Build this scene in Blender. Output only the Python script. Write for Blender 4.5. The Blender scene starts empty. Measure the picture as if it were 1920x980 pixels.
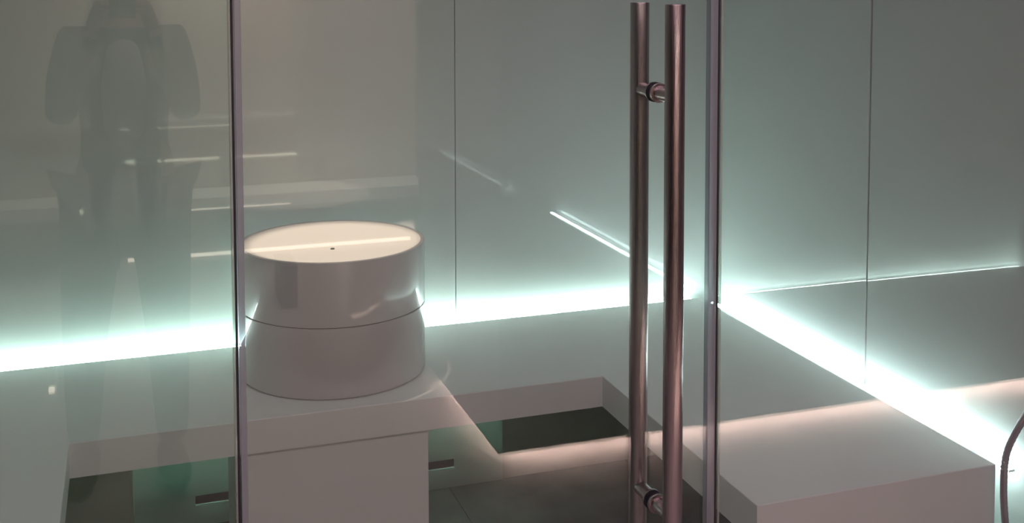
import bpy, bmesh, math, random
from mathutils import Vector, Matrix
random.seed(4)
SC = bpy.context.scene
COL = SC.collection
PI = math.pi

# ------------------------------------------------------------------ camera
EYE = 1.595
cam_d = bpy.data.cameras.new('camera')
cam = bpy.data.objects.new('camera', cam_d)
COL.objects.link(cam)
R_, U_, F_ = Vector((0.9478, -0.3190, -0.0026)), Vector((0.0214, 0.0556, 0.9982)), Vector((0.3183, 0.9461, -0.0595))
F_.normalize(); R_ = (R_ - F_ * R_.dot(F_)).normalized(); U_ = R_.cross(F_)
m = Matrix((R_, U_, -F_)).transposed().to_4x4()
m.translation = Vector((0, 0, EYE))
cam.matrix_world = m
cam_d.sensor_width = 36.0
cam_d.lens = 2123.4 / 1920 * 36
cam_d.shift_x = (960 - 943.5) / 1920
cam_d.shift_y = (74.2 - 490) / 1920
cam_d.clip_start = 0.02
SC.camera = cam

# ------------------------------------------------------------------ world, exposure, lamps
w = bpy.data.worlds.new('world'); SC.world = w; w.use_nodes = True
w.node_tree.nodes['Background'].inputs[0].default_value = (0.9, 0.85, 0.8, 1)
w.node_tree.nodes['Background'].inputs[1].default_value = 0.0
SC.view_settings.view_transform = 'Standard'
SC.view_settings.look = 'None'
SC.view_settings.exposure = 0.0
SC.view_settings.gamma = 1.0
SC.view_settings.use_curve_mapping = False
SC.cycles.max_bounces = 10
SC.cycles.diffuse_bounces = 5
SC.cycles.glossy_bounces = 6
SC.cycles.transparent_max_bounces = 24
SC.cycles.caustics_reflective = False
SC.cycles.caustics_refractive = False
SC.cycles.sample_clamp_indirect = 0.0

LED_BACK, LED_SIDE = 41.0, 39.0
SPOT_W = 86.0
HALL_W = 27.0
HALL_FAR_W = 58.0


def lamp(name, kind, loc, energy, color, target=None, **kw):
    d = bpy.data.lights.new(name, kind)
    d.energy = energy; d.color = color
    for k, v in kw.items():
        setattr(d, k, v)
    o = bpy.data.objects.new(name, d); COL.objects.link(o)
    o.location = loc
    if target is not None:
        o.rotation_euler = (Vector(target) - Vector(loc)).to_track_quat('-Z', 'Y').to_euler()
    return o


# warm spot in the steam room's ceiling, over the bowl
CX, CY, CR = 0.530, 3.040, 0.2505      # aroma basin centre and radius
ZC = 2.45                               # steam room ceiling
lamp('bowl_spot', 'SPOT', (CX, CY + 0.12, ZC - 0.03), SPOT_W, (1.0, 0.80, 0.66), (CX + 0.006, CY - 0.004, 0.86),
     spot_size=math.radians(17.5), spot_blend=0.06, shadow_soft_size=0.02)
# dim wide fill lamp added out of view to brighten the bench tops
lamp('bench_fill', 'SPOT', (0.62, 2.35, ZC - 0.02), 5.6, (0.95, 1.0, 0.93), (0.62, 2.35, 0.0), spot_size=math.radians(125), spot_blend=0.8, shadow_soft_size=0.03)
# hall lamps behind the photographer's back (each sits in its own ceiling fitting)
lamp('hall_light', 'AREA', (0.75, 0.25, 2.555), HALL_W, (1.0, 0.69, 0.81), (0.75, 0.45, 0.0), shape='RECTANGLE', size=2.4, size_y=0.60)
lamp('hall_light', 'AREA', (0.75, -2.35, 2.555), HALL_FAR_W, (1.0, 0.84, 0.75), (0.85, -3.1, 0.9), shape='RECTANGLE', size=1.2, size_y=0.18)

# ------------------------------------------------------------------ helpers
def mat(name):
    mt = bpy.data.materials.new(name); mt.use_nodes = True
    nt = mt.node_tree
    return mt, nt, nt.nodes, nt.links, nt.nodes['Principled BSDF']


def surface(name, color, rough=0.5, metal=0.0, spec=0.5, coat=0.0, crough=0.02, var=0.0, scale=6.0, bump=0.0, bscale=40.0, stretch=(1, 1, 1), aniso=0.0):
    mt, nt, N, L, b = mat(name)
    b.inputs['Base Color'].default_value = (*color, 1)
    b.inputs['Roughness'].default_value = rough
    b.inputs['Metallic'].default_value = metal
    b.inputs['Specular IOR Level'].default_value = spec
    b.inputs['Coat Weight'].default_value = coat
    b.inputs['Coat Roughness'].default_value = crough
    tc = N.new('ShaderNodeTexCoord'); mp = N.new('ShaderNodeMapping')
    mp.inputs['Scale'].default_value = stretch
    L.new(tc.outputs['Object'], mp.inputs['Vector'])
    if var:
        n = N.new('ShaderNodeTexNoise'); n.inputs['Scale'].default_value = scale; n.inputs['Detail'].default_value = 5
        L.new(mp.outputs[0], n.inputs['Vector'])
        r = N.new('ShaderNodeMix'); r.data_type = 'RGBA'
        r.inputs['A'].default_value = tuple(c * (1 - var) for c in color) + (1,)
        r.inputs['B'].default_value = tuple(min(1, c * (1 + var)) for c in color) + (1,)
        L.new(n.outputs['Fac'], r.inputs['Factor']); L.new(r.outputs['Result'], b.inputs['Base Color'])
    if bump:
        n = N.new('ShaderNodeTexNoise'); n.inputs['Scale'].default_value = bscale; n.inputs['Detail'].default_value = 4
        L.new(mp.outputs[0], n.inputs['Vector'])
        bp = N.new('ShaderNodeBump'); bp.inputs['Strength'].default_value = bump; bp.inputs['Distance'].default_value = 0.002
        L.new(n.outputs['Fac'], bp.inputs['Height']); L.new(bp.outputs[0], b.inputs['Normal'])
    return mt


def clear_glass(name, tint, body=0.0, body_col=(0.6, 0.6, 0.65), rough=0.0):
    """see-through pane: what is not mirrored at each face (Fresnel, n = 1.5) passes straight on"""
    mt = bpy.data.materials.new(name); mt.use_nodes = True
    nt = mt.node_tree; N = nt.nodes; L = nt.links; N.clear()
    out = N.new('ShaderNodeOutputMaterial')
    geo = N.new('ShaderNodeNewGeometry')
    ior = N.new('ShaderNodeMix'); ior.data_type = 'FLOAT'
    ior.inputs['A'].default_value = 1.5; ior.inputs['B'].default_value = 1 / 1.5
    L.new(geo.outputs['Backfacing'], ior.inputs['Factor'])
    fr = N.new('ShaderNodeFresnel'); L.new(ior.outputs['Result'], fr.inputs['IOR'])
    tr = N.new('ShaderNodeBsdfTransparent'); tr.inputs[0].default_value = (*tint, 1)
    gl = N.new('ShaderNodeBsdfGlossy'); gl.inputs['Roughness'].default_value = rough
    gl.inputs['Color'].default_value = (1, 1, 1, 1)
    base = tr
    if body:
        df = N.new('ShaderNodeBsdfDiffuse'); df.inputs[0].default_value = (*body_col, 1)
        mb = N.new('ShaderNodeMixShader'); mb.inputs[0].default_value = body
        L.new(tr.outputs[0], mb.inputs[1]); L.new(df.outputs[0], mb.inputs[2]); base = mb
    mx = N.new('ShaderNodeMixShader')
    L.new(fr.outputs[0], mx.inputs[0]); L.new(base.outputs[0], mx.inputs[1]); L.new(gl.outputs[0], mx.inputs[2])
    L.new(mx.outputs[0], out.inputs[0])
    return mt


def emit(name, color, strength):
    mt = bpy.data.materials.new(name); mt.use_nodes = True
    N = mt.node_tree.nodes; N.clear()
    o = N.new('ShaderNodeOutputMaterial'); e = N.new('ShaderNodeEmission')
    e.inputs[0].default_value = (*color, 1); e.inputs[1].default_value = strength
    mt.node_tree.links.new(e.outputs[0], o.inputs[0])
    return mt


def add_box(bm, x0, x1, y0, y1, z0, z1, bev=0.0):
    g = bmesh.ops.create_cube(bm, size=1.0)
    vs = g['verts']
    for v in vs:
        v.co = Vector(((x0 + x1) / 2 + v.co.x * (x1 - x0), (y0 + y1) / 2 + v.co.y * (y1 - y0), (z0 + z1) / 2 + v.co.z * (z1 - z0)))
    if bev:
        es = list({e for v in vs for e in v.link_edges})
        bmesh.ops.bevel(bm, geom=es, offset=bev, segments=2, affect='EDGES', profile=0.6)
    return bm


def box_bm(*a, **k):
    return add_box(bmesh.new(), *a, **k)


def add_cyl(bm, p0, p1, r, n=48, r2=None, bev=0.0):
    p0, p1 = Vector(p0), Vector(p1)
    d = p1 - p0
    g = bmesh.ops.create_cone(bm, cap_ends=True, segments=n, radius1=r, radius2=r if r2 is None else r2, depth=d.length)
    M = Matrix.Translation((p0 + p1) / 2) @ d.to_track_quat('Z', 'Y').to_matrix().to_4x4()
    bmesh.ops.transform(bm, matrix=M, verts=g['verts'])
    if bev:
        fs = {f for v in g['verts'] for f in v.link_faces if len(f.verts) > 4}
        es = list({e for f in fs for e in f.edges})
        bmesh.ops.bevel(bm, geom=es, offset=bev, segments=2, affect='EDGES', profile=0.5)
    return bm


def add_lathe(bm, prof, cx, cy, n=96):
    rings = []
    for r, z in prof:
        if r < 1e-6:
            rings.append([bm.verts.new((cx, cy, z))])
        else:
            rings.append([bm.verts.new((cx + r * math.cos(2 * PI * k / n), cy + r * math.sin(2 * PI * k / n), z)) for k in range(n)])
    for a, b in zip(rings, rings[1:]):
        for k in range(n):
            k2 = (k + 1) % n
            if len(a) == 1 and len(b) == 1:
                continue
            if len(a) == 1:
                bm.faces.new((a[0], b[k2], b[k]))
            elif len(b) == 1:
                bm.faces.new((a[k], a[k2], b[0]))
            else:
                bm.faces.new((a[k], a[k2], b[k2], b[k]))
    bmesh.ops.recalc_face_normals(bm, faces=bm.faces)
    return bm


def add_prism(bm, pts, z0, z1):
    lo = [bm.verts.new((x, y, z0)) for x, y in pts]
    hi = [bm.verts.new((x, y, z1)) for x, y in pts]
    bm.faces.new(hi); bm.faces.new(lo[::-1])
    n = len(pts)
    for i in range(n):
        j = (i + 1) % n
        bm.faces.new((lo[i], lo[j], hi[j], hi[i]))
    bmesh.ops.recalc_face_normals(bm, faces=bm.faces)
    return bm


def add_tube(bm, pts, rad, n=16):
    pts = [Vector(p) for p in pts]
    rads = rad if isinstance(rad, (list, tuple)) else [rad] * len(pts)
    rings = []
    ref = Vector((0.3, 0.8, 0.1)).normalized()
    for i, p in enumerate(pts):
        t = (pts[min(i + 1, len(pts) - 1)] - pts[max(i - 1, 0)]).normalized()
        a = (ref - t * ref.dot(t)).normalized(); b = t.cross(a); ref = a
        rings.append([bm.verts.new(p + (a * math.cos(2 * PI * k / n) + b * math.sin(2 * PI * k / n)) * rads[i]) for k in range(n)])
    for r0, r1 in zip(rings, rings[1:]):
        for k in range(n):
            bm.faces.new((r0[k], r0[(k + 1) % n], r1[(k + 1) % n], r1[k]))
    bm.faces.new(rings[0][::-1]); bm.faces.new(rings[-1])
    bmesh.ops.recalc_face_normals(bm, faces=bm.faces)
    return bm


def spline(pts, n=12):
    pts = [Vector(p) for p in pts]
    P = [2 * pts[0] - pts[1]] + pts + [2 * pts[-1] - pts[-2]]
    out = []
    for i in range(1, len(P) - 2):
        for k in range(n):
            t = k / n
            a, b, c, d = P[i - 1], P[i], P[i + 1], P[i + 2]
            out.append(0.5 * ((2 * b) + (c - a) * t + (2 * a - 5 * b + 4 * c - d) * t * t + (3 * b - a - 3 * c + d) * t ** 3))
    out.append(pts[-1])
    return out


def obj(name, bm, material, parent=None, smooth=False):
    me = bpy.data.meshes.new(name)
    bm.normal_update(); bm.to_mesh(me); bm.free()
    me.materials.append(material)
    if smooth:
        for p in me.polygons:
            p.use_smooth = True
        try:
            me.set_sharp_from_angle(angle=math.radians(40))
        except Exception:
            pass
    o = bpy.data.objects.new(name, me); COL.objects.link(o)
    if parent is not None:
        o.parent = parent
        o.matrix_parent_inverse = Matrix.Translation(-parent_loc(parent))
    return o


def parent_loc(p):
    v = Vector(p.location)
    while p.parent is not None:
        p = p.parent; v = v * 1.0
    return v


def tag(o, label=None, cat=None, group=None, kind=None):
    if label: o['label'] = label
    if cat: o['category'] = cat
    if group: o['group'] = group
    if kind: o['kind'] = kind
    return o


def empty(name, loc=(0, 0, 0)):
    o = bpy.data.objects.new(name, None); COL.objects.link(o); o.location = loc
    o.empty_display_size = 0.05
    return o


# ------------------------------------------------------------------ materials
M_wall = surface('glossy_wall_panel', (0.57, 0.60, 0.585), rough=0.42, spec=0.3, coat=1.0)
M_wall.node_tree.nodes['Principled BSDF'].inputs['Coat IOR'].default_value = 1.65
M_joint = surface('dark_joint', (0.05, 0.055, 0.05), rough=0.8)
M_ceil = surface('ceiling_paint', (0.42, 0.43, 0.42), rough=0.8, var=0.05)
M_bench = surface('bench_solid_surface', (0.84, 0.85, 0.84), rough=0.42, spec=0.35, var=0.02, scale=3)
M_under = surface('under_bench_panel', (0.60, 0.68, 0.63), rough=0.45, var=0.1)
M_tile = surface('wet_floor_tile', (0.19, 0.245, 0.215), rough=0.5, spec=0.25, var=0.35, scale=9, bump=0.25, bscale=14)
M_grout = surface('floor_grout', (0.035, 0.036, 0.034), rough=0.9)
M_basin = surface('white_basin_gloss', (0.58, 0.56, 0.565), rough=0.30, spec=0.4, coat=1.0, crough=0.07)
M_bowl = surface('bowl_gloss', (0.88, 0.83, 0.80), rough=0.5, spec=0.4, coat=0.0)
M_green = surface('green_glass_panel', (0.62, 0.76, 0.70), rough=0.12, spec=0.6, coat=0.6)
_nt = M_green.node_tree; _b = _nt.nodes['Principled BSDF']
_tl = _nt.nodes.new('ShaderNodeBsdfTranslucent'); _tl.inputs[0].default_value = (0.76, 0.87, 0.82, 1)
_mx = _nt.nodes.new('ShaderNodeMixShader'); _mx.inputs[0].default_value = 0.45
_nt.links.new(_b.outputs[0], _mx.inputs[1]); _nt.links.new(_tl.outputs[0], _mx.inputs[2])
_nt.links.new(_mx.outputs[0], _nt.nodes['Material Output'].inputs[0])
M_dark = surface('slot_dark', (0.03, 0.035, 0.03), rough=0.7)
M_alu = surface('anodised_profile', (0.7, 0.7, 0.7), rough=0.35, metal=1.0)
M_ledb = emit('led_diffuser_back', (0.78, 1.0, 0.97), LED_BACK)
M_leds = emit('led_diffuser_side', (0.80, 0.98, 1.0), LED_SIDE)
M_panel_fill = emit('panel_fill_glow', (0.84, 1.0, 0.96), 52.0)  # added glow, only there to backlight the green panel
M_leds2 = emit('led_diffuser_down', (0.80, 0.98, 1.0), LED_SIDE * 0.55)
M_glass = clear_glass('front_glass', (0.955, 0.985, 0.965))
M_glassg = clear_glass('front_glass_greener', (0.925, 0.985, 0.950))
M_edge = clear_glass('polished_glass_edge', (0.82, 0.90, 0.85), body=0.3, body_col=(0.75, 0.76, 0.70))
M_seal = clear_glass('clear_seal', (0.72, 0.75, 0.80), body=0.40, body_col=(0.52, 0.56, 0.60), rough=0.15)
M_gask = surface('black_gasket', (0.03, 0.025, 0.04), rough=0.5)
M_steel = surface('brushed_steel', (0.46, 0.385, 0.385), rough=0.20, metal=1.0, bump=0.25, bscale=900, stretch=(1, 1, 0.02))
M_chrome = surface('chrome', (0.55, 0.52, 0.55), rough=0.14, metal=1.0)
M_hose = surface('metal_hose', (0.42, 0.38, 0.43), rough=0.3, metal=0.8)
M_hallw = surface('hall_wall_paint', (0.55, 0.47, 0.42), rough=0.7, var=0.04, scale=2)
M_halld = surface('hall_dark_wall', (0.40, 0.39, 0.375), rough=0.6, var=0.05, scale=2)
M_hallf = surface('hall_floor', (0.56, 0.52, 0.50), rough=0.5, var=0.08, scale=2)
M_warm = emit('warm_hall_led', (1.0, 0.72, 0.66), 58.0)
M_warm2 = emit('warm_far_led', (1.0, 0.82, 0.68), 5.0)

M_hallk = surface('hall_darkest_wall', (0.06, 0.058, 0.06), rough=0.6, var=0.05, scale=2)

# ------------------------------------------------------------------ dimensions
G = 1.685                      # plane of the glass front
ZB, TS = 0.515, 0.083          # bench top, slab thickness
XR, YB, YE, XI, YF, XL = 1.795, 3.302, 1.9547, 1.198, 2.734, -0.138
GAP = 0.075
WX, WY, WL = XR + GAP, YB + GAP, -0.80      # inner faces of right, back and left wall

# ------------------------------------------------------------------ steam room shell
def panel_wall(name, origin, along, length, cuts, normal, tilts=None):
    """glossy wall: a dark backing and separate panels with open joints, seen from the room"""
    root = obj(name, wall_box(origin, along, 0, length, normal, 0.012, 0.10), M_joint)
    tag(root, kind='structure')
    e = [0.0] + cuts + [length]
    for i, (a, b) in enumerate(zip(e, e[1:])):
        bm = bmesh.new()
        g = 0.0011 if abs(along[0]) else 0.0028
        o = Vector(origin)
        u = Vector(along); n = Vector(normal)
        t = (tilts or {}).get(i, (0, 0))
        c = []
        for s, z in ((a + g, 0), (b - g, 0), (b - g, ZC), (a + g, ZC)):
            push = t[0] * (z - ZB) + t[1] * (s - (a + b) / 2)
            c.append((s, z, push))
        fr = [bm.verts.new(o + u * s + Vector((0, 0, z)) + n * p) for s, z, p in c]
        bk = [bm.verts.new(o + u * s + Vector((0, 0, z)) - n * 0.012) for s, z, p in c]
        bm.faces.new(fr); bm.faces.new(bk[::-1])
        for k in range(4):
            j = (k + 1) % 4
            bm.faces.new((fr[k], fr[j], bk[j], bk[k]))
        bmesh.ops.recalc_face_normals(bm, faces=bm.faces)
        obj('wall_panel', bm, M_wall, root)
    return root


def wall_box(origin, along, a, b, normal, d0, d1):
    bm = bmesh.new()
    o, u, n = Vector(origin), Vector(along), Vector(normal)
    vs = []
    for s in (a, b):
        for d in (d0, d1):
            for z in (0, ZC):
                vs.append(o + u * s - n * d + Vector((0, 0, z)))
    x = [v.x for v in vs]; y = [v.y for v in vs]
    return add_box(bm, min(x), max(x), min(y), max(y), 0, ZC)


SEAM_B = 0.9552 * WY / YB
panel_wall('wall_back', (WL, WY, 0), (1, 0, 0), WX - WL, [SEAM_B - WL - 1.45, SEAM_B - WL], (0, -1, 0))
# the right wall's two panels stand very slightly out of square, as their mirrored lines show
SEAM_R = 2.4166 * WX / XR
panel_wall('wall_right', (WX, WY, 0), (0, -1, 0), WY - 1.62, [WY - SEAM_R], (-1, 0, 0), {0: (-0.0008, 0.0), 1: (-0.0030, 0.0)})
panel_wall('wall_left', (WL, WY, 0), (0, -1, 0), WY - 1.62, [WY - 2.5], (1, 0, 0))
tag(obj('ceiling', box_bm(WL - 0.1, WX + 0.1, 1.62, WY + 0.1, ZC, ZC + 0.1), M_ceil), kind='structure')

fl = tag(obj('floor', box_bm(WL - 0.1, WX + 0.1, 1.60, WY + 0.1, -0.12, -0.010), M_grout), kind='structure')
TX0, TY0 = 0.93, WY
nx = 0
ts = 0.60
xs = [TX0 + k * ts for k in range(-4, 4)]
ys = [TY0 - k * ts for k in range(0, 4)]
for x in xs:
    for y in ys:
        x0, x1 = max(x, WL), min(x + ts, WX)
        y0, y1 = max(y - ts, 1.62), min(y, WY)
        if x1 - x0 < 0.02 or y1 - y0 < 0.02:
            continue
        obj('floor_tile', box_bm(x0 + 0.0012, x1 - 0.0012, y0 + 0.0012, y1 - 0.0012, -0.010, 0.0, bev=0.0006), M_tile, fl)

# ------------------------------------------------------------------ bench
XLW = -0.725
bench = empty('bench', (0, YB, 0))
tag(bench, 'U-shaped white slab bench floating round the walls of the steam room', 'bench')
bm = bmesh.new()
add_prism(bm, [(XLW, YE), (XL, YE), (XL, YF), (XI, YF), (XI, YE), (XR, YE), (XR, YB), (XLW, YB)], ZB - TS, ZB)
bmesh.ops.bevel(bm, geom=[e for e in bm.edges if min(v.co.z for v in e.verts) > ZB - 0.001], offset=0.0022, segments=2, affect='EDGES', profile=0.5)
obj('seat_slab', bm, M_bench, bench)
# dark recessed support under the slab, standing against the walls
obj('support_panel', box_bm(WL + 0.002, 0.0, WY - 0.070, WY - 0.002, 0.0005, ZB - TS - 0.003), M_under, bench)
obj('support_panel', box_bm(1.106, WX - 0.002, WY - 0.070, WY - 0.002, 0.0005, ZB - TS - 0.003), M_under, bench)
obj('support_panel', box_bm(XR - 0.12, XR - 0.02, YE + 0.06, WY - 0.075, 0.0005, ZB - TS - 0.0005), M_under, bench)
obj('support_panel', box_bm(XLW + 0.02, XLW + 0.12, YE + 0.06, WY - 0.075, 0.0005, ZB - TS - 0.0005), M_under, bench)
obj('end_panel', box_bm(XI, XR, YE, YE + 0.025, 0.0005, ZB - TS), M_bench, bench)
obj('end_panel', box_bm(XLW, XL, YE, YE + 0.025, 0.0005, ZB - TS), M_bench, bench)
# green glass access panel with a long steam slot near the floor
yp0, yp1 = WY - 0.078, WY - 0.066
sx0, sx1, sz0, sz1 = 0.170, 0.948, 0.060, 0.090
bm = bmesh.new()
add_box(bm, 0.002, 1.104, yp0, yp1, sz1, ZB - TS - 0.003)
add_box(bm, 0.002, 1.104, yp0, yp1, 0.001, sz0)
add_box(bm, 0.002, sx0, yp0, yp1, sz0, sz1)
add_box(bm, sx1, 1.104, yp0, yp1, sz0, sz1)
gp = obj('access_panel', bm, M_green, bench); gp['label'] = 'pale green glass panel under the seat slab'
bm = bmesh.new()
add_box(bm, 0.004, 1.102, yp1 + 0.0005, WY - 0.002, 0.001, 0.02)
add_box(bm, sx0 - 0.02, sx1 + 0.02, yp1 + 0.030, yp1 + 0.034, 0.02, 0.13)
obj('steam_slot', bm, M_dark, gp)
# pedestal carrying the slab below the basin
pd = obj('pedestal', box_bm(0.250, 0.719, YF + 0.012, YF + 0.40, 0.0005, ZB - TS - 0.0003, bev=0.001), M_bench, bench)

# ------------------------------------------------------------------ basin
ZT, ZS = EYE - 0.727, 0.700
basin = empty('basin', (CX, CY, ZB))
tag(basin, 'white glossy drum basin with a warm-lit shallow bowl, standing on the back bench', 'basin')
bm = bmesh.new()
add_lathe(bm, [(0, ZB + 0.003), (CR - 0.004, ZB + 0.003), (CR - 0.001, ZB + 0.0045), (CR, ZB + 0.007), (CR, ZS - 0.0022), (CR - 0.002, ZS - 0.0007), (0, ZS - 0.0007)], CX, CY, 160)
obj('lower_drum', bm, M_basin, basin, smooth=True)
obj('shadow_joint', add_lathe(bmesh.new(), [(0, ZB + 0.0004), (CR - 0.008, ZB + 0.0004), (CR - 0.008, ZB + 0.003), (0, ZB + 0.003)], CX, CY, 96), M_bench, basin, smooth=True)
obj('seam_joint', add_lathe(bmesh.new(), [(0, ZS - 0.0007), (CR - 0.003, ZS - 0.0007), (CR - 0.003, ZS + 0.0009), (0, ZS + 0.0009)], CX, CY, 160), M_joint, basin, smooth=True)
RB = 0.2400
prof = [(0, ZS + 0.0009), (CR - 0.002, ZS + 0.0009), (CR, ZS + 0.0026), (CR, ZT - 0.004), (CR - 0.0012, ZT - 0.001), (CR - 0.004, ZT), (RB + 0.003, ZT), (RB, ZT - 0.0015)]
obj('upper_drum', add_lathe(bmesh.new(), prof + [(RB - 0.0005, ZT - 0.034), (0, ZT - 0.036)], CX, CY, 160), M_basin, basin, smooth=True)
D = 0.024
bprof = [(RB - 0.0003, ZT - 0.0016)] + [(RB * r, ZT - 0.0016 - D * (1 - r ** 2.2)) for r in (0.97, 0.93, 0.88, 0.8, 0.7, 0.6, 0.5, 0.4, 0.3, 0.2, 0.1, 0.045)] + [(0, ZT - 0.0018 - D)]
bowl = obj('bowl', add_lathe(bmesh.new(), bprof, CX, CY, 160), M_bowl, basin, smooth=True)
bowl['label'] = 'shallow cream-lit bowl'
zb = ZT - 0.0016 - D
bm = add_lathe(bmesh.new(), [(0, zb + 0.0025), (0.0045, zb + 0.0025), (0.0060, zb + 0.001), (0.0060, zb - 0.001), (0, zb - 0.001)], CX, CY, 32)
dr = obj('drain', bm, M_dark, bowl, smooth=True); dr['label'] = 'small dark drain hole in the bowl'

# ------------------------------------------------------------------ LED strips behind the bench
def led(label, x0, x1, y0, y1, m):
    """slim profile on the hidden back edge of the slab, its opal diffuser looking up at the wall"""
    root = empty('led_strip', ((x0 + x1) / 2, (y0 + y1) / 2, ZB - 0.05))
    tag(root, label, 'led light')
    z1 = ZB - 0.017; z0 = z1 - 0.014
    bx0, by0 = (x0 - 0.0405, y0) if x1 - x0 < 0.1 else (x0, y0 - 0.0405)
    if x1 - x0 < 0.1:
        # side strip: open below as well, held by short brackets on the slab's edge
        for yy in (y0 + 0.12, (y0 + y1) / 2, y1 - 0.12):
            obj('bracket', box_bm(bx0, x0, yy - 0.012, yy + 0.012, z0, z0 + 0.003), M_alu, root)
        obj('profile', box_bm(x0, x1, y0, y1, z0 + 0.004, z1 - 0.004), M_alu, root)
        obj('diffuser', box_bm(x0 + 0.001, x1 - 0.001, y0 + 0.001, y1 - 0.001, z0, z0 + 0.0038), M_leds2, root)
    else:
        obj('profile', box_bm(x0, x1, y0, y1, z0, z1 - 0.004), M_alu, root)
        for xx in (x0 + 0.12, -0.05, 1.15, x1 - 0.12):
            obj('bracket', box_bm(xx - 0.012, xx + 0.012, by0, y1, z0 - 0.004, z0), M_alu, root)
        # glow added under the profile to light the translucent access panel from behind
        obj('diffuser', box_bm(0.01, 1.095, y0 + 0.001, y1 - 0.001, z0 - 0.003, z0 - 0.0002), M_panel_fill, root)
    obj('diffuser', box_bm(x0 + 0.001, x1 - 0.001, y0 + 0.001, y1 - 0.001, z1 - 0.0038, z1, bev=0.001), m, root)
    return root


led('cool white glowing strip behind the back bench, at the foot of the back wall', XLW, XR, YB + 0.041, YB + 0.057, M_ledb)
led('cool white glowing strip behind the right bench, at the foot of the right wall', XR + 0.041, XR + 0.057, YE + 0.004, YB - 0.004, M_leds)
# ------------------------------------------------------------------ glass front: two fixed panes and a door
ZG = 2.40
TH = 0.010
def glass_pane(name, x0, x1, parent, m=None):
    p = obj(name, box_bm(x0, x1, G - TH / 2, G + TH / 2, 0.012, ZG, bev=0.0006), m or M_glass, parent)
    return p

w1 = empty('window_1', (-0.3, G, 0)); tag(w1, kind='structure')
glass_pane('glass_pane', WL + 0.01, 0.1475, w1, M_glassg)
w2 = empty('window_2', (1.4, G, 0)); tag(w2, kind='structure')
glass_pane('glass_pane', 0.9525, WX - 0.01, w2)
d1 = empty('door_1', (0.55, G, 0)); tag(d1, kind='structure')
glass_pane('glass_pane', 0.1560, 0.9430, d1)
# clear seals on the meeting edges
def seal(x0, x1, y0, y1, m, parent, name='edge_seal'):
    return obj(name, box_bm(x0, x1, y0, y1, 0.014, ZG - 0.002, bev=0.0008), m, parent)

seal(0.1445, 0.1478, G - 0.0075, G + 0.0075, M_edge, w1, 'glass_edge')
seal(0.1488, 0.1516, G - 0.006, G + 0.006, M_gask, w1, 'gasket')
seal(0.1530, 0.1625, G - 0.0078, G + 0.0078, M_seal, d1)
seal(0.9295, 0.9425, G - 0.0078, G + 0.0078, M_seal, d1)
seal(0.9429, 0.9450, G - 0.0060, G + 0.0060, M_edge, d1, 'glass_edge')
seal(0.9458, 0.9488, G - 0.006, G + 0.006, M_gask, w2, 'gasket')
seal(0.9500, 0.9540, G - 0.0075, G + 0.0075, M_edge, w2, 'glass_edge')

# pull handles: one bar outside, one inside, on through-bolted standoffs
HX, ZH1, ZH0 = 0.834, 1.543, 0.556
for side, lab in ((-1, 'brushed steel pull bar on the near side of the door'), (1, 'brushed steel pull bar on the far side, seen through the glass')):
    yb = G + side * 0.065
    bar = obj('pull_handle', add_cyl(bmesh.new(), (HX, yb, ZH0), (HX, yb, ZH1), 0.0162, 64, bev=0.0008), M_steel, d1, smooth=True)
    bar['label'] = lab
    for zz in (1.396, 0.703):
        obj('standoff', add_cyl(bmesh.new(), (HX, G + side * 0.0085, zz), (HX, yb - side * 0.008, zz), 0.0120, 40), M_steel, bar, smooth=True)
        bm = add_cyl(bmesh.new(), (HX, G + side * 0.0066, zz), (HX, G + side * 0.0125, zz), 0.0165, 48, bev=0.0008)
        obj('collar', bm, M_steel, bar, smooth=True)
        obj('washer', add_cyl(bmesh.new(), (HX, G + side * 0.0051, zz), (HX, G + side * 0.0066, zz), 0.0168, 48), M_gask, bar, smooth=True)

# ------------------------------------------------------------------ shower hose by the bench end
sh = empty('shower_hose', (WX, 1.80, 0.9))
tag(sh, 'curved metal shower hose hanging beside the right end of the bench', 'hose')
pts = spline([(1.852, 1.775, 0.86), (1.835, 1.80, 0.80), (1.812, 1.855, 0.70), (1.800, 1.885, 0.64), (1.792, 1.918, 0.56), (1.790, 1.924, 0.485), (1.795, 1.922, 0.40), (1.808, 1.915, 0.30), (1.826, 1.90, 0.20), (1.840, 1.87, 0.13)], 14)
bm = bmesh.new()
rr = [0.0072 + 0.0007 * (k % 2) for k in range(len(pts))]
add_tube(bm, pts, rr, 18)
obj('hose', bm, M_hose, sh, smooth=True)
bm = add_cyl(bmesh.new(), (WX - 0.001, 1.766, 0.872), (WX - 0.009, 1.766, 0.872), 0.026, 40, bev=0.001)
add_cyl(bm, (WX - 0.008, 1.768, 0.872), (1.848, 1.773, 0.864), 0.012, 32)
obj('wall_elbow', bm, M_chrome, sh, smooth=True)
bm = add_cyl(bmesh.new(), (1.840, 1.87, 0.13), (1.842, 1.862, 0.07), 0.011, 32, r2=0.009, bev=0.001)
obj('nozzle', bm, M_chrome, sh, smooth=True)
# control knob on the wall at the frame's right edge
kn = empty('wall_control', (WX, 1.955, 1.262))
tag(kn, 'narrow dark control plate on the right wall at the very edge', 'wall control')
obj('plate', box_bm(WX - 0.012, WX - 0.0008, 1.89, 1.963, 1.225, 1.298, bev=0.002), surface('control_dark', (0.10, 0.105, 0.10), rough=0.35), kn)
obj('knob', add_cyl(bmesh.new(), (WX - 0.012, 1.925, 1.262), (WX - 0.030, 1.925, 1.262), 0.016, 40, bev=0.001), M_chrome, kn, smooth=True)

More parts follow.
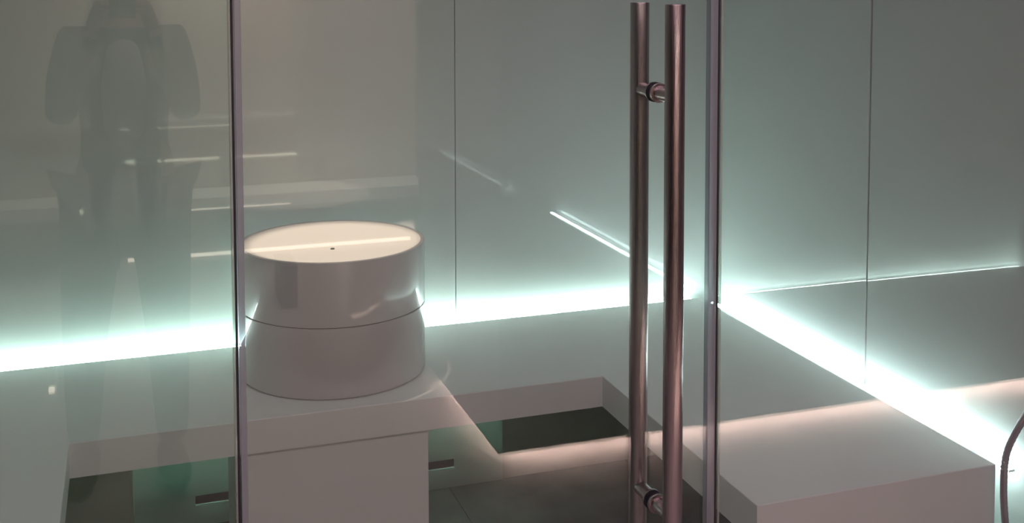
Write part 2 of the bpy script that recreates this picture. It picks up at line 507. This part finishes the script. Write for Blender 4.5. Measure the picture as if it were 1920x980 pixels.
# ------------------------------------------------------------------ ceiling fittings
def downlight(x, y, z, label):
    r = empty('ceiling_spotlight', (x, y, z)); tag(r, label, 'ceiling light')
    obj('bezel', add_lathe(bmesh.new(), [(0.034, z - 0.0005), (0.046, z - 0.0005), (0.046, z - 0.004), (0.036, z - 0.006), (0.034, z - 0.004)], x, y, 48), M_chrome, r, smooth=True)
downlight(CX, CY + 0.12, ZC, 'small round ceiling spotlight straight above the drum basin')
downlight(0.62, 2.35, ZC, 'small round bezel added for the fill lamp in the middle of the room')  # second fitting is added, it goes with the bench-top fill lamp

# ------------------------------------------------------------------ the hall in front of the glass (seen mirrored in it)
HZ = 2.60
YW = 2 * G - 6.48            # far wall of the hall
tag(obj('floor_hall', box_bm(-2.6, 3.8, YW - 0.1, 1.60, -0.12, 0.0), M_hallf), kind='structure')
tag(obj('ceiling_hall', box_bm(-2.6, 3.8, YW - 0.1, 1.72, HZ, HZ + 0.1), M_ceil), kind='structure')
tag(obj('wall_hall_back', box_bm(-2.6, 3.8, YW - 0.1, YW, 0, HZ), M_hallw), kind='structure')
tag(obj('wall_hall_left', box_bm(-2.7, -2.6, YW - 0.1, 1.72, 0, HZ), M_hallk), kind='structure')
tag(obj('wall_hall_right', box_bm(3.8, 3.9, YW - 0.1, 1.72, 0, HZ), M_halld), kind='structure')
tag(obj('wall_front_left', box_bm(-2.6, WL - 0.1, 1.62, 1.72, 0, HZ), M_hallk), kind='structure')
tag(obj('wall_front_right', box_bm(WX + 0.1, 3.8, 1.62, 1.72, 0, HZ), M_halld), kind='structure')
tag(obj('wall_front_top', box_bm(WL - 0.1, WX + 0.1, 1.66, 1.71, ZG + 0.005, HZ), M_halld), kind='structure')
# wall block with light at its foot: its corner is the bright L mirrored in the door
BX, BY0, BY1 = 1.108, 2 * G - 4.36, 2 * G - 3.345
tag(obj('wall_hall_block', box_bm(BX, 3.8, BY0, BY1, 0.06, HZ), M_halld), kind='structure')
tag(obj('trim_1', box_bm(BX + 0.15, 3.8, BY0 + 0.05, BY1 - 0.15, 0.0, 0.0596), M_halld), kind='structure')


def hall_led(label, x0, x1, y0, y1, z0, z1, m):
    r = empty('floor_led', ((x0 + x1) / 2, (y0 + y1) / 2, 0)); tag(r, label, 'led light')
    obj('diffuser', box_bm(x0, x1, y0, y1, z0, z1, bev=0.001), m, r)


hall_led('warm light strip under the long face of the hall wall block, mirrored in the door', BX + 0.10, 3.78, BY1 - 0.115, BY1 - 0.09, 0.052, 0.0596, M_warm)
hall_led('warm light strip under the short face of the hall wall block, mirrored below the basin', BX + 0.09, BX + 0.115, BY0 + 0.15, BY1 - 0.12, 0.052, 0.0596, M_warm)
hall_led('thin warm light line along the foot of the far hall wall, mirrored across the bowl', 0.0, 1.59, YW + 0.002, YW + 0.014, 0.012, 0.030, M_warm2)
hall_led('thin warm line mirrored behind the photographer above the bench glow', -0.20, 0.85, YW + 0.30, YW + 0.303, 0.335, 0.339, M_warm2)
hb_ = empty('wall_bench', (0, YW, 0.0)); tag(hb_, 'pale floating bench on the far hall wall, mirrored behind the basin', 'bench')
obj('seat', box_bm(-2.4, 1.625, YW + 0.001, YW + 0.299, 0.325, 0.395, bev=0.002), M_bench, hb_)
st_ = empty('storage_box', (0.725, 2 * G - 5.45, 0)); tag(st_, 'small dark upright box on the hall floor, mirrored on the drum', 'box')
obj('body', box_bm(0.69, 0.765, 2 * G - 5.62, 2 * G - 5.357, 0.0005, 0.19, bev=0.002), M_halld, st_)
obj('lid', box_bm(0.687, 0.768, 2 * G - 5.623, 2 * G - 5.354, 0.1902, 0.202, bev=0.002), M_hallk, st_)
ml = empty('marker_light', (-0.285, 2 * G - 4.546, 0)); tag(ml, 'tiny bright floor lamp on a short post, mirrored left of the legs', 'floor lamp')
obj('bulb', add_cyl(bmesh.new(), (-0.285, 2 * G - 4.546, 0.004), (-0.285, 2 * G - 4.546, 0.028), 0.011, 24, bev=0.003), M_warm2, ml, smooth=True)
obj('post', add_cyl(bmesh.new(), (-0.270, 2 * G - 4.56, 0.0), (-0.270, 2 * G - 4.56, 0.11), 0.008, 24), M_bench, ml, smooth=True)
# dark return wall that ends the far warm wall
tag(obj('wall_hall_return', box_bm(1.63, 3.8, YW + 0.0, BY0, 0.0, HZ), M_halld), kind='structure')

# ------------------------------------------------------------------ hall ceiling fittings
for x, y, lx, ly, lab in ((0.75, 0.25, 2.4, 0.60, 'long panel light in the hall ceiling next to the glass front'), (0.75, -2.35, 1.2, 0.18, 'long panel light in the hall ceiling near the far wall')):
    r = empty('ceiling_light', (x, y, HZ)); tag(r, lab, 'ceiling light')
    bm = bmesh.new()
    for a in ((x - lx / 2 - 0.02, x + lx / 2 + 0.02, y - ly / 2 - 0.02, y - ly / 2), (x - lx / 2 - 0.02, x + lx / 2 + 0.02, y + ly / 2, y + ly / 2 + 0.02),
              (x - lx / 2 - 0.02, x - lx / 2, y - ly / 2, y + ly / 2), (x + lx / 2, x + lx / 2 + 0.02, y - ly / 2, y + ly / 2)):
        add_box(bm, *a, HZ - 0.05, HZ)
    obj('frame', bm, M_alu, r)

# ------------------------------------------------------------------ the photographer, mirrored faintly in the left pane
M_cloth = surface('dark_jacket', (0.035, 0.035, 0.04), rough=0.9, var=0.2)
M_shirt = surface('grey_shirt', (0.42, 0.40, 0.38), rough=0.9, var=0.1)
M_jean = surface('dark_trousers', (0.03, 0.032, 0.038), rough=0.9, var=0.2)
M_skin = surface('skin', (0.55, 0.33, 0.25), rough=0.55)
M_hair = surface('dark_hair', (0.025, 0.018, 0.014), rough=0.6)
M_shoe = surface('dark_shoe', (0.04, 0.04, 0.04), rough=0.5)


def skin_mesh(name, verts, edges, radii, material, parent, sub=2, root=0):
    me = bpy.data.meshes.new(name)
    me.from_pydata([tuple(v) for v in verts], edges, [])
    o = bpy.data.objects.new(name, me); COL.objects.link(o)
    md = o.modifiers.new('skin', 'SKIN'); md.use_smooth_shade = True
    for i, r in enumerate(radii):
        me.skin_vertices[0].data[i].radius = r if isinstance(r, tuple) else (r, r)
        me.skin_vertices[0].data[i].use_root = (i == root)
    s = o.modifiers.new('sub', 'SUBSURF'); s.levels = sub; s.render_levels = sub
    me.materials.append(material)
    if parent is not None:
        o.parent = parent
        o.matrix_parent_inverse = Matrix.Translation(-Vector(parent.location))
    return o


PX, PY = 0.0, -0.34
person = empty('person', (PX, PY, 0))
tag(person, 'person in dark jacket holding up a phone, seen only mirrored in the left pane', 'person')
V = {
    'pelvis': ((0, PY - 0.02, 0.93), 0.135), 'waist': ((0, PY - 0.01, 1.08), 0.12), 'chest': ((0, PY, 1.27), 0.135), 'neck0': ((0, PY, 1.42), 0.065),
    'neck': ((0, PY + 0.01, 1.49), 0.052), 'head0': ((0, PY + 0.025, 1.565), 0.072), 'head1': ((0, PY + 0.02, 1.63), 0.083), 'head2': ((0, PY + 0.01, 1.69), 0.070),
    'shl': ((-0.160, PY, 1.385), 0.056), 'ell': ((-0.185, PY + 0.08, 1.15), 0.043), 'wrl': ((-0.085, PY + 0.27, 1.43), 0.027),
    'shr': ((0.160, PY, 1.385), 0.056), 'elr': ((0.185, PY + 0.08, 1.15), 0.043), 'wrr': ((0.085, PY + 0.27, 1.43), 0.027),
    'hpl': ((-0.10, PY - 0.01, 0.86), 0.095), 'knl': ((-0.13, PY + 0.01, 0.49), 0.062), 'anl': ((-0.145, PY - 0.02, 0.10), 0.042),
    'hpr': ((0.10, PY - 0.01, 0.86), 0.095), 'knr': ((0.115, PY + 0.03, 0.49), 0.062), 'anr': ((0.125, PY + 0.02, 0.10), 0.042),
}
E = [('pelvis', 'waist'), ('waist', 'chest'), ('chest', 'neck0'), ('neck0', 'neck'), ('neck', 'head0'), ('head0', 'head1'), ('head1', 'head2'),
     ('chest', 'shl'), ('shl', 'ell'), ('ell', 'wrl'), ('chest', 'shr'), ('shr', 'elr'), ('elr', 'wrr'),
     ('pelvis', 'hpl'), ('hpl', 'knl'), ('knl', 'anl'), ('pelvis', 'hpr'), ('hpr', 'knr'), ('knr', 'anr')]
K = list(V)
body = skin_mesh('body', [V[k][0] for k in K], [(K.index(a), K.index(b)) for a, b in E], [V[k][1] for k in K], M_skin, person)


def cloth(name, keys, grow, material, extra=None):
    vs = {k: [Vector(V[k][0]), V[k][1] * grow] for k in keys}
    if extra:
        for k, v in extra.items():
            vs[k] = [Vector(v[0]), v[1]]
    ks = list(vs)
    ed = [(ks.index(a), ks.index(b)) for a, b in (E + EX) if a in ks and b in ks]
    return skin_mesh(name, [vs[k][0] for k in ks], ed, [vs[k][1] for k in ks], material, person)


EX = [('pelvis', 'hem')]
cloth('jacket', ['pelvis', 'waist', 'chest', 'neck0', 'shl', 'ell', 'wrl', 'shr', 'elr', 'wrr'], 1.10, M_cloth, {'hem': ((0, PY - 0.02, 0.78), 0.165)})
EX = []
cloth('trousers', ['pelvis', 'hpl', 'knl', 'anl', 'hpr', 'knr', 'anr'], 1.2, M_jean)
skin_mesh('shirt', [(0, PY + 0.10, 1.40), (0.0, PY + 0.125, 1.25), (0.0, PY + 0.115, 1.08)], [(0, 1), (1, 2)], [(0.045, 0.05), (0.075, 0.06), (0.06, 0.055)], M_shirt, person)
hb = bmesh.new()
bmesh.ops.create_uvsphere(hb, u_segments=24, v_segments=16, radius=0.1)
for v in hb.verts:
    v.co = Vector((v.co.x * 0.98, v.co.y * 1.08 + PY - 0.022, v.co.z * 1.15 + 1.665))
obj('hair', hb, M_hair, person, smooth=True)
M_eye = surface('eye_white', (0.7, 0.7, 0.7), rough=0.2)
for sx in (-1, 1):
    fb = bmesh.new()
    s = bmesh.ops.create_uvsphere(fb, u_segments=12, v_segments=8, radius=0.012)
    for v in s['verts']:
        v.co += Vector((sx * 0.031, PY + 0.098, 1.617))
    obj('eye', fb, M_eye, person, smooth=True)
add = bmesh.new()
add_cyl(add, (0, PY + 0.098, 1.61), (0, PY + 0.120, 1.583), 0.007, 16, r2=0.013)
obj('nose', add, M_skin, person, smooth=True)
add = add_box(bmesh.new(), -0.022, 0.022, PY + 0.094, PY + 0.105, 1.552, 1.560, bev=0.003)
obj('mouth', add, surface('lips', (0.45, 0.18, 0.16), rough=0.5), person, smooth=True)
for sx in (-1, 1):
    # hand gripping the phone's side: palm plus four fingers and a thumb
    w0 = Vector((sx * 0.085, PY + 0.27, 1.43))
    palm = Vector((sx * 0.066, PY + 0.30, 1.485))
    vs = [w0, palm]; ed = [(0, 1)]; rd = [0.024, 0.020]
    for q in range(4):
        z = 1.545 - q * 0.018
        a = Vector((sx * 0.062, PY + 0.312, z)); b = Vector((sx * 0.052, PY + 0.328, z)); c = Vector((sx * 0.034, PY + 0.3310 - 0.0005 * q, z - 0.002))
        k = len(vs); vs += [a, b, c]; ed += [(1, k), (k, k + 1), (k + 1, k + 2)]; rd += [0.0088, 0.0082, 0.0072]
    k = len(vs); vs += [Vector((sx * 0.055, PY + 0.294, 1.50)), Vector((sx * 0.030, PY + 0.290, 1.515))]; ed += [(1, k), (k, k + 1)]; rd += [0.0105, 0.009]
    skin_mesh('hand', vs, ed, rd, M_skin, person, sub=1)
    ax, ay = (-0.145, PY - 0.02) if sx < 0 else (0.125, PY + 0.02)
    sb = bmesh.new()
    s = bmesh.ops.create_uvsphere(sb, u_segments=20, v_segments=12, radius=1)
    for v in sb.verts:
        v.co = Vector((ax + v.co.x * 0.047 + sx * 0.02 * v.co.y, ay + 0.05 + v.co.y * 0.135, max(0.002, 0.045 + v.co.z * 0.05 + (0.02 if v.co.y < -0.2 else 0))))
    obj('shoe', sb, M_shoe, person, smooth=True)
ph = empty('phone', (0, -0.03, EYE - 0.09))
tag(ph, 'slim dark phone held up in both hands of the mirrored person', 'phone')
obj('case', box_bm(-0.037, 0.037, -0.034, -0.026, EYE - 0.128, EYE + 0.022, bev=0.003), surface('phone_case', (0.03, 0.03, 0.03), rough=0.3), ph)
obj('camera_bump', box_bm(-0.014, 0.014, -0.0258, -0.0240, EYE - 0.014, EYE + 0.014, bev=0.0006), M_gask, ph)
obj('screen', box_bm(-0.034, 0.034, -0.0352, -0.0342, EYE - 0.120, EYE + 0.014), surface('phone_screen', (0.02, 0.02, 0.02), rough=0.1), ph)
